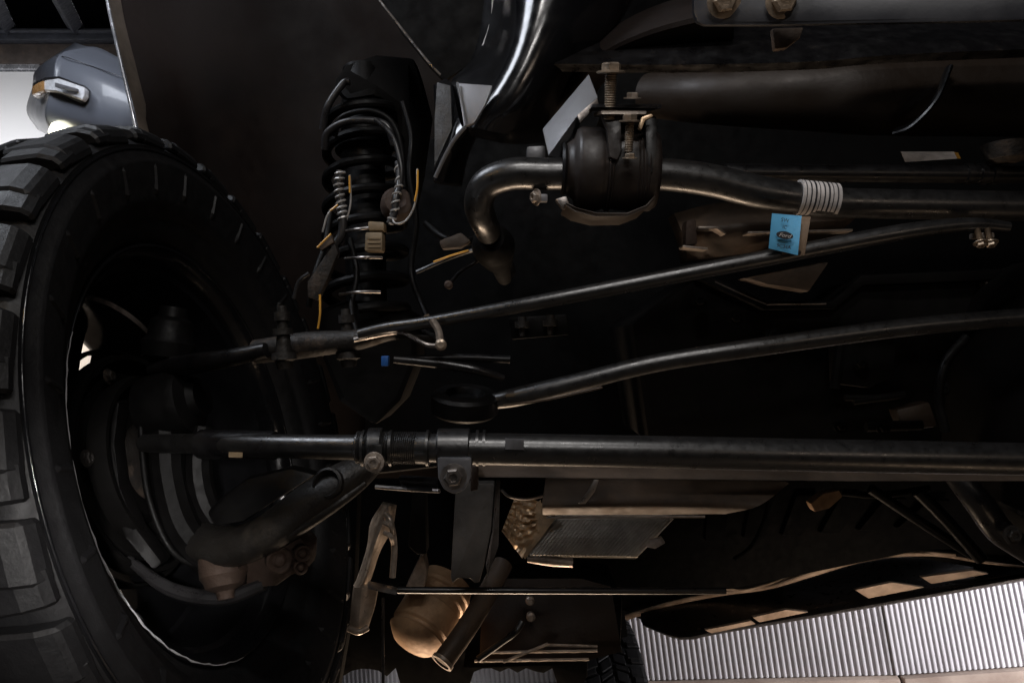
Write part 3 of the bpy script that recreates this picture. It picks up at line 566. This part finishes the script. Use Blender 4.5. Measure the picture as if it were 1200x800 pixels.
# --- coil spring, shock, hoses and wires
sa, sbm = P(425, 96, 1.38), P(430, 372, 1.30)
hx = sbm - sa; uu, vv = frame(hx)
def helix(turns, r0, r1, t0=0, t1=1, n=26): return [sa + hx * (t0 + (t1 - t0) * i / (turns * n)) + (uu * math.cos(2 * math.pi * i / n) + vv * math.sin(2 * math.pi * i / n)) * (r0 + (r1 - r0) * i / (turns * n)) for i in range(int(turns * n) + 1)]
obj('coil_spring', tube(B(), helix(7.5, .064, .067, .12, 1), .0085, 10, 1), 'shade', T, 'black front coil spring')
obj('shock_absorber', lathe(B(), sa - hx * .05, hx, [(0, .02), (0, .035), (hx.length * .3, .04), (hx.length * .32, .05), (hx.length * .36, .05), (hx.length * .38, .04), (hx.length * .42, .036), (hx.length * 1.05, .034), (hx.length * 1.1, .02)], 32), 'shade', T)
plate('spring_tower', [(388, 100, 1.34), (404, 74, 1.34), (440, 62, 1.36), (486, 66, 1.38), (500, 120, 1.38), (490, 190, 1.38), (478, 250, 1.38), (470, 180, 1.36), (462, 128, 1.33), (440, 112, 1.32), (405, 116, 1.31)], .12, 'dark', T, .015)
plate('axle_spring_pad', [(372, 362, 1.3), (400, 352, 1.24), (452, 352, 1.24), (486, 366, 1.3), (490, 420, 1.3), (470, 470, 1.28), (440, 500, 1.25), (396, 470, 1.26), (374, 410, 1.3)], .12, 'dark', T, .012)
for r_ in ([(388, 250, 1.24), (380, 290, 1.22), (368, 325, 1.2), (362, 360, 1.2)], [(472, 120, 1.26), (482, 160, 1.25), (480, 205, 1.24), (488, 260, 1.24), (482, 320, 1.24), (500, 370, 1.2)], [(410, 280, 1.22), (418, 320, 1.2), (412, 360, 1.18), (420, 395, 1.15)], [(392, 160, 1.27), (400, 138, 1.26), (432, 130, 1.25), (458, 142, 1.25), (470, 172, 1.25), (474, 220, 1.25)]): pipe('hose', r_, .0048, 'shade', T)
for r in ([(378, 152, 1.3), (384, 125, 1.29), (402, 98, 1.29), (410, 96, 1.29)], [(380, 175, 1.27), (384, 155, 1.26), (410, 142, 1.25), (450, 145, 1.25), (462, 170, 1.25)]): pipe('hose', r, .006, 'wire', T)
hb = tp([(399, 200, 1.2), (397, 220, 1.2), (400, 240, 1.2), (402, 258, 1.2), (400, 275, 1.2), (390, 290, 1.2)])
tb = tube(B(), hb, .007, 12, 8); ho = obj('braided_hose', tb, 'wire', T)
def wind(pts, r, turns, rr, m, par):
    q = catmull(pts, 30); out = []
    for i, p in enumerate(q):
        t = (q[min(i + 1, len(q) - 1)] - q[max(i - 1, 0)]).normalized(); u, v = frame(t); a = 2 * math.pi * turns * i / len(q)
        out.append(p + (u * math.cos(a) + v * math.sin(a)) * r)
    obj('hose_winding', tube(B(), out, rr, 6, 1), m, par)
wind(hb[:4], .0068, 9, .0021, 'braid', ho)
h2 = tp([(466, 190, 1.22), (468, 215, 1.21), (464, 232, 1.2), (462, 250, 1.2), (456, 262, 1.2)]); ho2 = obj('braided_hose', tube(B(), h2, .0055, 12, 8), 'wire', T); wind(h2, .0055, 8, .0019, 'braid', ho2)
pipe('hose', [(458, 150, 1.24), (470, 175, 1.22), (468, 200, 1.21), (466, 230, 1.2)], .004, 'braid' , T) if False else None
pipe('hose', [(440, 140, 1.23), (460, 160, 1.22), (470, 195, 1.21), (469, 222, 1.21)], .0042, 'wire', T)
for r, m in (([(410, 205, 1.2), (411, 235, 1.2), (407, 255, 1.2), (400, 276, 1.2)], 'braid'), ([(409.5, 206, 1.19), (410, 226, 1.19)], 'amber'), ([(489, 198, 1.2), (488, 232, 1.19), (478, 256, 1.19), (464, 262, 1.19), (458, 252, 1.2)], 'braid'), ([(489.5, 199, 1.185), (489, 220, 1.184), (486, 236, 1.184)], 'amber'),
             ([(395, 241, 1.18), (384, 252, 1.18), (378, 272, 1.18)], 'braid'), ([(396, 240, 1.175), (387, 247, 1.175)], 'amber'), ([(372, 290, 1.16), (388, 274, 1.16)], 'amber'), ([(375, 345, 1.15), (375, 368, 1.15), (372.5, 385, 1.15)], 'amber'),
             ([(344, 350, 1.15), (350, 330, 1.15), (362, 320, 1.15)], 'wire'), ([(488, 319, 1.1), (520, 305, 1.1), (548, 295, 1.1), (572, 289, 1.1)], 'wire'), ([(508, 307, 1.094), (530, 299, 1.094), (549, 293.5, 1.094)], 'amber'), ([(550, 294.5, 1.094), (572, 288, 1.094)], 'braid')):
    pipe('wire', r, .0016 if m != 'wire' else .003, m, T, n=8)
obj('abs_sensor', lathe(B(), P(466, 238, 1.25), D(.3, -.2, -1), [(-.02, .026), (0, .027), (.01, .022), (.012, .012), (.006, .001)], 24), 'rust', T)
cn = obj('connector', slab(B(), [(428, 272, 1.18), (448, 272, 1.18), (448, 294, 1.18), (427, 294, 1.18)], .03), 'conn', T, 'tan electrical connector', 32, .003)
obj('connector_cap', slab(B(), [(431, 259, 1.19), (450, 260, 1.19), (450, 270, 1.19), (431, 270, 1.19)], .026), 'conn', cn, None, 32, .003)
for y in (278, 283, 288): obj('connector_rib', slab(B(), [(431, y, 1.178), (446, y, 1.178), (446, y + 2, 1.178), (431, y + 2, 1.178)], .003), 'conn', cn)
obj('line_clamp', tube(B(), tp([(400, 272, 1.22), (415, 269, 1.17), (432, 267, 1.165)]), .0025, 8), 'steel', T)
obj('line_clamp', tube(B(), tp([(404, 303, 1.2), (425, 301.5, 1.17), (448, 302, 1.18)]), .0022, 8), 'steel', T)
obj('line_clamp', tube(B(), tp([(398, 345, 1.2), (420, 342, 1.16), (446, 342, 1.17)]), .0022, 8), 'steel', T)
plate('bracket_plate', [(360, 330, 1.17), (380, 300, 1.17), (392, 284, 1.17), (396, 296, 1.17), (384, 326, 1.17), (372, 352, 1.17), (360, 348, 1.17)], .02, 'cast', T, .003)
plate('bracket_plate', [(372, 288, 1.165), (388, 275, 1.165), (391, 284, 1.165), (376, 294, 1.165)], .012, 'brown', T, .002)
pipe('wire', [(526, 334, 1.11), (540, 318, 1.13), (560, 305, 1.14), (572, 290, 1.1)], .003, 'shade', T)
obj('line_fitting', lathe(B(), P(526, 334, 1.1), -FWD, [(0, .006), (.01, .006), (.012, .003)], 12), 'rust', T)
pipe('hose', [(500, 262, 1.2), (520, 278, 1.16), (545, 284, 1.16), (580, 270, 1.2)], .006, 'shade', T)
plate('hose_bracket', [(514, 282, 1.12), (540, 272, 1.12), (552, 282, 1.12), (540, 290, 1.12), (518, 292, 1.12)], .02, 'brown', T, .004)

# --- engine mass and dark floor pans closing the view
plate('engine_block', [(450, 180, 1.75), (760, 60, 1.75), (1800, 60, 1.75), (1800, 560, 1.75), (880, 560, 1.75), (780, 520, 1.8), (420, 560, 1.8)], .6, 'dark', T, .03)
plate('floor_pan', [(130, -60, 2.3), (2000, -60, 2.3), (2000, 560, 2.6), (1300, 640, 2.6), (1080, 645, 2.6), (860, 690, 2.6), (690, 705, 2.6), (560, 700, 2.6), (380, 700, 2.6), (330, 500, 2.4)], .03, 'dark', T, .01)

# clutter on the dark underbody: ribs, pressings, brackets, lines
rng = random.Random(12)
for x0, y0, x1, y1, r_ in ((1000, 470, 1060, 462, .006), (985, 400, 978, 455, .008), (990, 466, 1040, 466, .005), (1015, 500, 1080, 498, .008)):
    pipe('casting_rib', [(x0, y0, 1.21), (x1, y1, 1.21)], r_, 'dark', T, per=1, n=8)
for x, y in ((1008, 425), (1105, 455), (985, 498), (1035, 500), (905, 392), (862, 372), (820, 352)):
    bolt(P(x, y, 1.2), -FWD, .008, T, 'dark')
plate('pan_flange', [(820, 317, 1.2), (898, 353, 1.2), (975, 353, 1.2), (1010, 322, 1.2), (1750, 292, 1.2), (1750, 304, 1.2), (1012, 334, 1.2), (978, 362, 1.2), (896, 363, 1.2), (816, 326, 1.2)], .02, 'dark', T, .003)
plate('casting_boss', [(978, 395, 1.21), (1030, 385, 1.21), (1052, 400, 1.21), (1048, 440, 1.21), (1020, 455, 1.21), (980, 450, 1.21)], .03, 'dark', T, .006)
plate('casting_boss', [(1050, 480, 1.21), (1090, 470, 1.21), (1100, 500, 1.21), (1060, 506, 1.21)], .03, 'cani', T, .006)
for k in range(6): plate('floor_pressing', [(830 + k * 52, 575 + k * 2, 2.52), (858 + k * 52, 576 + k * 2, 2.52), (850 + k * 45, 634 - k * 3, 2.55), (826 + k * 45, 634 - k * 3, 2.55)], .05, 'dark', T, .012)
pipe('brake_line', [(860, 655, 2.4), (880, 640, 2.4), (895, 610, 2.4), (900, 585, 2.4)], .006, 'dark', T)
pipe('bracket_tie', [(986, 577, 1.62), (1030, 580, 1.6), (1090, 572, 1.58)], .007, 'dark', T)
# --- axle and differential to the right
obj('differential', lathe(B(), P(1220, 460, 1.16), D(-1, .06, -.35), [(-.1, .20), (0, .20), (.02, .185), (.028, .18), (.04, .14), (.07, .09), (.09, .001)], 56), 'dark', T)
for a in range(10):
    t = R(100 + a * 17); u, v = frame(D(-1, .06, -.35)); bolt(P(1220, 460, 1.16) + D(-1, .06, -.35).normalized() * .02 + (u * math.cos(t) + v * math.sin(t)) * .182, D(-1, .06, -.35), .008, T, 'cast')
pipe('casing_edge', [(1132, 395, 1.04), (1108, 425, 1.03), (1100, 465, 1.03), (1108, 505, 1.03)], .006, 'shade', T)
pipe('brace_strut', [(1020, 572, 1.5), (1080, 612, 1.5), (1140, 650, 1.5)], .010, 'shade', T, per=2)
pipe('brace_strut', [(1075, 575, 1.45), (1110, 610, 1.45), (1150, 655, 1.45)], .012, 'shade', T, per=2)
obj('steering_ring', tube(B(), tp([(1120, 556, 1.2), (1148, 590, 1.19), (1172, 622, 1.2), (1210, 650, 1.22)]), [.018, .021, .021, .018], 18), 'black', T)
obj('cv_boot', lathe(B(), P(1225, 585, 1.3), D(-1, .3, -.3), [(-.05, .09), (0, .09), (.012, .08), (.02, .088), (.035, .074), (.045, .08), (.06, .06), (.07, .03)], 40), 'rubber', T)
bolt(P(1186, 626, 1.16), -FWD, .010, T, 'cast')

# --- lower centre: bracket, catalytic pipes, heat shield, cooler, plates
sheet('suspension_bracket', [[(447, 590, 1.5), (434, 612, 1.49), (430, 640, 1.48), (420, 672, 1.47), (414, 686, 1.47)], [(456, 592, 1.46), (446, 620, 1.45), (437, 645, 1.46), (428, 676, 1.45), (420, 690, 1.45)], [(463, 594, 1.5), (458, 622, 1.5), (444, 648, 1.5), (434, 678, 1.5), (428, 690, 1.5)]], .02, 'brkt', T, 'pale cast suspension bracket')
sheet('suspension_bracket', [[(414, 688, 1.46), (411, 712, 1.46), (410, 738, 1.46)], [(424, 688, 1.44), (422, 712, 1.44), (420, 738, 1.44)], [(442, 689, 1.46), (438, 712, 1.46), (430, 738, 1.46)]], .02, 'brkt', T, per=4)
pipe('bracket_lip', [(409, 736, 1.44), (420, 740, 1.43), (431, 735, 1.44)], .006, 'brkt', T, n=10)
pipe('bracket_web', [(452, 602, 1.45), (458, 612, 1.44), (462, 640, 1.45), (460, 676, 1.45)], .006, 'brkt', T, n=10)
for y in (612, 624): pipe('bracket_rib', [(451, y, 1.44), (458, y + 4, 1.43), (461, y + 12, 1.44)], .005, 'brkt', T, n=8)
plate('step_plate', [(430, 684, 1.42), (462, 691, 1.42), (466, 694, 1.42), (464, 697, 1.41), (432, 690, 1.41)], .02, 'steel', T, .002)
pipe('control_rod', [(466, 691, 1.4), (560, 691.5, 1.4), (700, 692, 1.42), (850, 692, 1.45)], .0062, 'black', T, per=2)
pipe('mount_web', [(404, 606, 1.5), (406, 618, 1.5), (404, 636, 1.5)], .008, 'tan', T, n=8)
plate('mount_web', [(474, 690, 1.6), (490, 656, 1.6), (496, 648, 1.6), (500, 668, 1.6), (497, 690, 1.6)], .05, 'alum', T, .006)
plate('hanger', [(484, 560, 1.55), (498, 570, 1.55), (500, 650, 1.55), (488, 650, 1.55), (478, 640, 1.55)], .05, 'dark', T, .006)
plate('shock_mount', [(534, 566, 1.25), (580, 566, 1.25), (576, 620, 1.25), (568, 660, 1.25), (562, 682, 1.25), (556, 684, 1.25), (552, 678, 1.25), (536, 678, 1.25), (530, 684, 1.25), (528, 676, 1.25)], .03, 'mount', T, .004, label='flat grey vertical mounting plate')
obj('mount_side', slab(B(), [(581, 564, 1.24), (586, 564, 1.27), (584, 640, 1.3), (571, 676, 1.3), (569, 662, 1.25), (577, 620, 1.25)], .02), 'black', T, None, 32, .003)
ca, cb = P(520, 690, 1.75), P(484, 752, 1.66)
obj('catalytic_converter', lathe(B(), ca - (cb - ca) * .22, cb - ca, [(0, .03), (.01, .060), (.03, .066), (.036, .070), (.044, .070), (.048, .066), (.062, .066), (.066, .062), (.080, .062), (.084, .068), (.135, .068), (.14, .063), (.146, .063), (.152, .067), (.162, .058), (.174, .045), (.182, .02), (.184, .001)], 44), 'tan', T, 'tan heat stained catalytic converter')
pipe('exhaust_pipe', [(590, 660, 1.75), (566, 704, 1.68), (545, 738, 1.62), (518, 776, 1.58)], .0225, 'brown', T, n=24, label='straight brown exhaust pipe')
obj('pipe_rim', lathe(B(), P(520, 773, 1.582), P(518, 776, 1.58) - P(530, 759, 1.6), [(0, .0215), (0, .0248), (.008, .0248), (.008, .018)], 28, True), 'alum', T)
# crinkled heat shield
bm = B(); rows = []; rng = random.Random(4)
for i in range(26):
    row = []
    for j in range(20):
        u, v = i / 25, j / 19
        x = (592 * (1 - u) + 614 * u) * (1 - v) + (608 * (1 - u) + 613 * u) * v; 
        tl, tr, bl, br = Vector((603, 584)), Vector((634, 583)), Vector((588, 622)), Vector((612, 654))
        q = tl.lerp(tr, u).lerp(bl.lerp(br, u), v)
        if u > .6: q = q.lerp(Vector((650, 606)), max(0, (u - .6) / .4) * (1 - abs(v - .35) * 1.3) * .9) if v < 1 else q
        row.append(bm.verts.new(P(q.x, q.y, 1.62 + .012 * math.sin(v * 40 + 2 * math.sin(u * 9)) * .5 + rng.uniform(-.002, .002) - .03 * u)))
    rows.append(row)
grid_faces(bm, rows); ex = bmesh.ops.extrude_face_region(bm, geom=bm.faces[:]); bmesh.ops.translate(bm, verts=[v for v in ex['geom'] if isinstance(v, bmesh.types.BMVert)], vec=FWD * .003)
obj('heat_shield', bm, 'foil', T, 'crinkled golden heat shield', 25)
plate('shield_corner', [(634, 586, 1.58), (636, 604, 1.58), (652, 606, 1.58), (636, 628, 1.58), (615, 655, 1.58), (612, 650, 1.6), (626, 620, 1.6), (626, 592, 1.6)], .01, 'foil', T, .001)
obj('flange_ring', tube(B(), tp([(588, 574, 1.5), (598, 582, 1.48), (622, 584, 1.48), (648, 576, 1.5), (652, 566, 1.5)]), .0028, 8), 'steel', T)
# finned cooler
ck = plate('oil_cooler', [(654, 607, 1.6), (790, 605, 1.6), (770, 630, 1.58), (745, 655, 1.56), (620, 652, 1.56), (640, 628, 1.58)], .05, 'mesh', T, .003, label='grey finned cooler block')
bm = B()
for k in range(30):
    x = k * 5.2; a, b = (656 + x * .88, 607.5, 1.597), (622 + x * .82, 652, 1.557)
    tube(bm, tp([a, b]), .0016, 4, 1)
for k in range(9):
    t = (k + .5) / 9; tube(bm, [P(654, 607, 1.598).lerp(P(620, 652, 1.558), t), P(790, 605, 1.598).lerp(P(745, 655, 1.558), t)], .0012, 4, 1)
fn = obj('cooler_fins', bm, 'mesh', ck); fn['kind'] = 'stuff'
pipe('cooler_tank', [(618, 655, 1.53), (645, 657, 1.53), (671, 659, 1.53)], [.006, .010, .009], 'alum', T, per=3)
plate('cooler_tab', [(760, 633, 1.56), (776, 629, 1.56), (780, 636, 1.55), (768, 643, 1.55), (758, 641, 1.55)], .01, 'alum', T, .002)
sheet('skid_plate', [[(640, 562, 1.42), (760, 563, 1.42), (860, 564, 1.42), (925, 566, 1.42)], [(636, 590, 1.38), (760, 588, 1.38), (850, 590, 1.38), (890, 592, 1.38)], [(636, 603, 1.40), (760, 603, 1.40), (830, 602, 1.40), (850, 602, 1.40)]], .02, 'brown', T, 'brown dusty skid plate under the tie rod')
pipe('plate_edge', [(640, 606, 1.37), (740, 605, 1.37), (826, 605, 1.37)], .0026, 'alum', T, n=6)
plate('splash_hook', [(678, 590, 1.37), (690, 574, 1.37), (696, 562, 1.37), (702, 562, 1.37), (697, 576, 1.37), (686, 590, 1.37)], .006, 'steel', T, .001)
plate('small_bracket', [(950, 590, 1.6), (965, 578, 1.6), (984, 574, 1.6), (988, 582, 1.6), (972, 596, 1.6), (955, 600, 1.6)], .03, 'tan', T, .004)
# gearbox pan, bottom
obj('gearbox_case', slab(B(), [(570, 700, 1.9), (730, 700, 1.9), (728, 760, 1.85), (660, 780, 1.8), (540, 784, 1.8), (575, 760, 1.8)], .3), 'dark', T, None, 32, .012)
plate('gearbox_pan', [(590, 752, 1.72), (690, 752, 1.72), (730, 764, 1.7), (690, 774, 1.68), (560, 778, 1.68)], .2, 'cani', T, .006, D(0, -.5, 1))
for (a, b) in (((556, 774, 1.66), (690, 772, 1.66)), ((574, 764, 1.68), (700, 762, 1.68)), ((590, 775, 1.655), (642, 754, 1.66)), ((640, 755, 1.68), (700, 757, 1.68))): obj('pan_rib', tube(B(), tp([a, b]), .0035, 6, 1), 'alum', T)
pipe('pan_hose', [(560, 772, 1.64), (588, 752, 1.64), (604, 740, 1.64), (612, 728, 1.65)], .007, 'black', T)
for x, y in ((621, 703), (622, 722)): obj('rubber_plug', lathe(B(), P(x, y, 1.7), -FWD, [(-.01, .009), (.006, .010), (.01, .006), (.01, .001)], 16), 'alum', T)
pipe('vertical_cable', [(449, 700, 1.5), (449, 760, 1.5), (449, 830, 1.5)], .003, 'wire', T, per=2)
# dark mud flap with scalloped lower edge across the bottom
pts = [(384, 690, 1.95), (690, 690, 1.95), (688, 792, 1.95)]; x = 688
for k in range(34):
    x -= 10.2; edge = 787 if (385 < x < 470 or 548 < x < 650) else 812
    pts.append((x, edge + random.uniform(-5, 7), 1.95))
pts.append((384, 800, 1.95))
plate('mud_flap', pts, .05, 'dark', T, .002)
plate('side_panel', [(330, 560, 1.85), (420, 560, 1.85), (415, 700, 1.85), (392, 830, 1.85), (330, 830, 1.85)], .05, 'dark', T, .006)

# rear tyre far behind
RN = D(.99, -.12, .05).normalized()
make_tyre(wheel_frame(P(717, 828, 4.3), RN), T, 3, 28, False, 'far rear mud tyre')

# --- side step and rocker, lower right
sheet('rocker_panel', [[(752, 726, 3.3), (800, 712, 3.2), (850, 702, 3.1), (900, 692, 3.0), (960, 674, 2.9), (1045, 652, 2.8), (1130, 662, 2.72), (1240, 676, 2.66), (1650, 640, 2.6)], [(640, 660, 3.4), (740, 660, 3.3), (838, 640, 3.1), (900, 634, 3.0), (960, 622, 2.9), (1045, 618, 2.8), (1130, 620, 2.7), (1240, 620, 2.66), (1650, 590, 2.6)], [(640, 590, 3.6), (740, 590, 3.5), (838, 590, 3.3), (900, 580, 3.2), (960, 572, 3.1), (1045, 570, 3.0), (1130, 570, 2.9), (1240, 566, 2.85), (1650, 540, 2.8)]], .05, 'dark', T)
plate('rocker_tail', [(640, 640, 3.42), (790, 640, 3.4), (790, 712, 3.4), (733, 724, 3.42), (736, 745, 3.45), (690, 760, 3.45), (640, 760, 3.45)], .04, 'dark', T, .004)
pipe('rocker_edge_glint', [(734, 723, 3.25), (790, 706, 3.15), (846, 695, 3.05), (900, 688, 2.95), (955, 671, 2.85), (1000, 658, 2.8), (1050, 650, 2.75), (1100, 650, 2.7), (1150, 658, 2.65), (1200, 664, 2.6)], [.012, .010, .009, .007, .010, .009, .008, .006, .005, .004], 'edge', T)
pipe('rocker_edge_glint', [(780, 690, 3.1), (850, 690, 3.02), (880, 690, 2.98), (960, 665, 2.87), (1010, 652, 2.8), (1060, 646, 2.76), (1120, 650, 2.66)], .0045, 'edge', T)
rows = []
for t in range(21):
    u = t / 20; xm = 753 + (1600 - 753) * u; yb = 752 - 83 * max(0, (xm - 753) / 507 - .05) ** 1.04 / .95; d = 3.0 - .5 * (xm - 753) / 507
    tops = [(753, 722), (790, 712), (850, 699), (900, 691), (960, 674), (1010, 661), (1050, 654), (1100, 654), (1150, 660), (1200, 664), (1270, 662), (1610, 580)]
    for (xa, ya), (xb, yb_) in zip(tops, tops[1:]):
        if xa <= xm <= xb: yt = ya + (yb_ - ya) * (xm - xa) / (xb - xa)
    if t == 0: yb = 734
    rows.append([(xm, yt, d + .16), (xm, yt * .7 + yb * .3, d + .10), (xm, yt * .35 + yb * .65, d + .02), (xm, yb - 3, d - .03), (xm + 3, yb, d + .05)])
sheet('side_step', rows, .04, 'black', T, 'dark side step with lit slots in front of the corrugated wall', per=3)
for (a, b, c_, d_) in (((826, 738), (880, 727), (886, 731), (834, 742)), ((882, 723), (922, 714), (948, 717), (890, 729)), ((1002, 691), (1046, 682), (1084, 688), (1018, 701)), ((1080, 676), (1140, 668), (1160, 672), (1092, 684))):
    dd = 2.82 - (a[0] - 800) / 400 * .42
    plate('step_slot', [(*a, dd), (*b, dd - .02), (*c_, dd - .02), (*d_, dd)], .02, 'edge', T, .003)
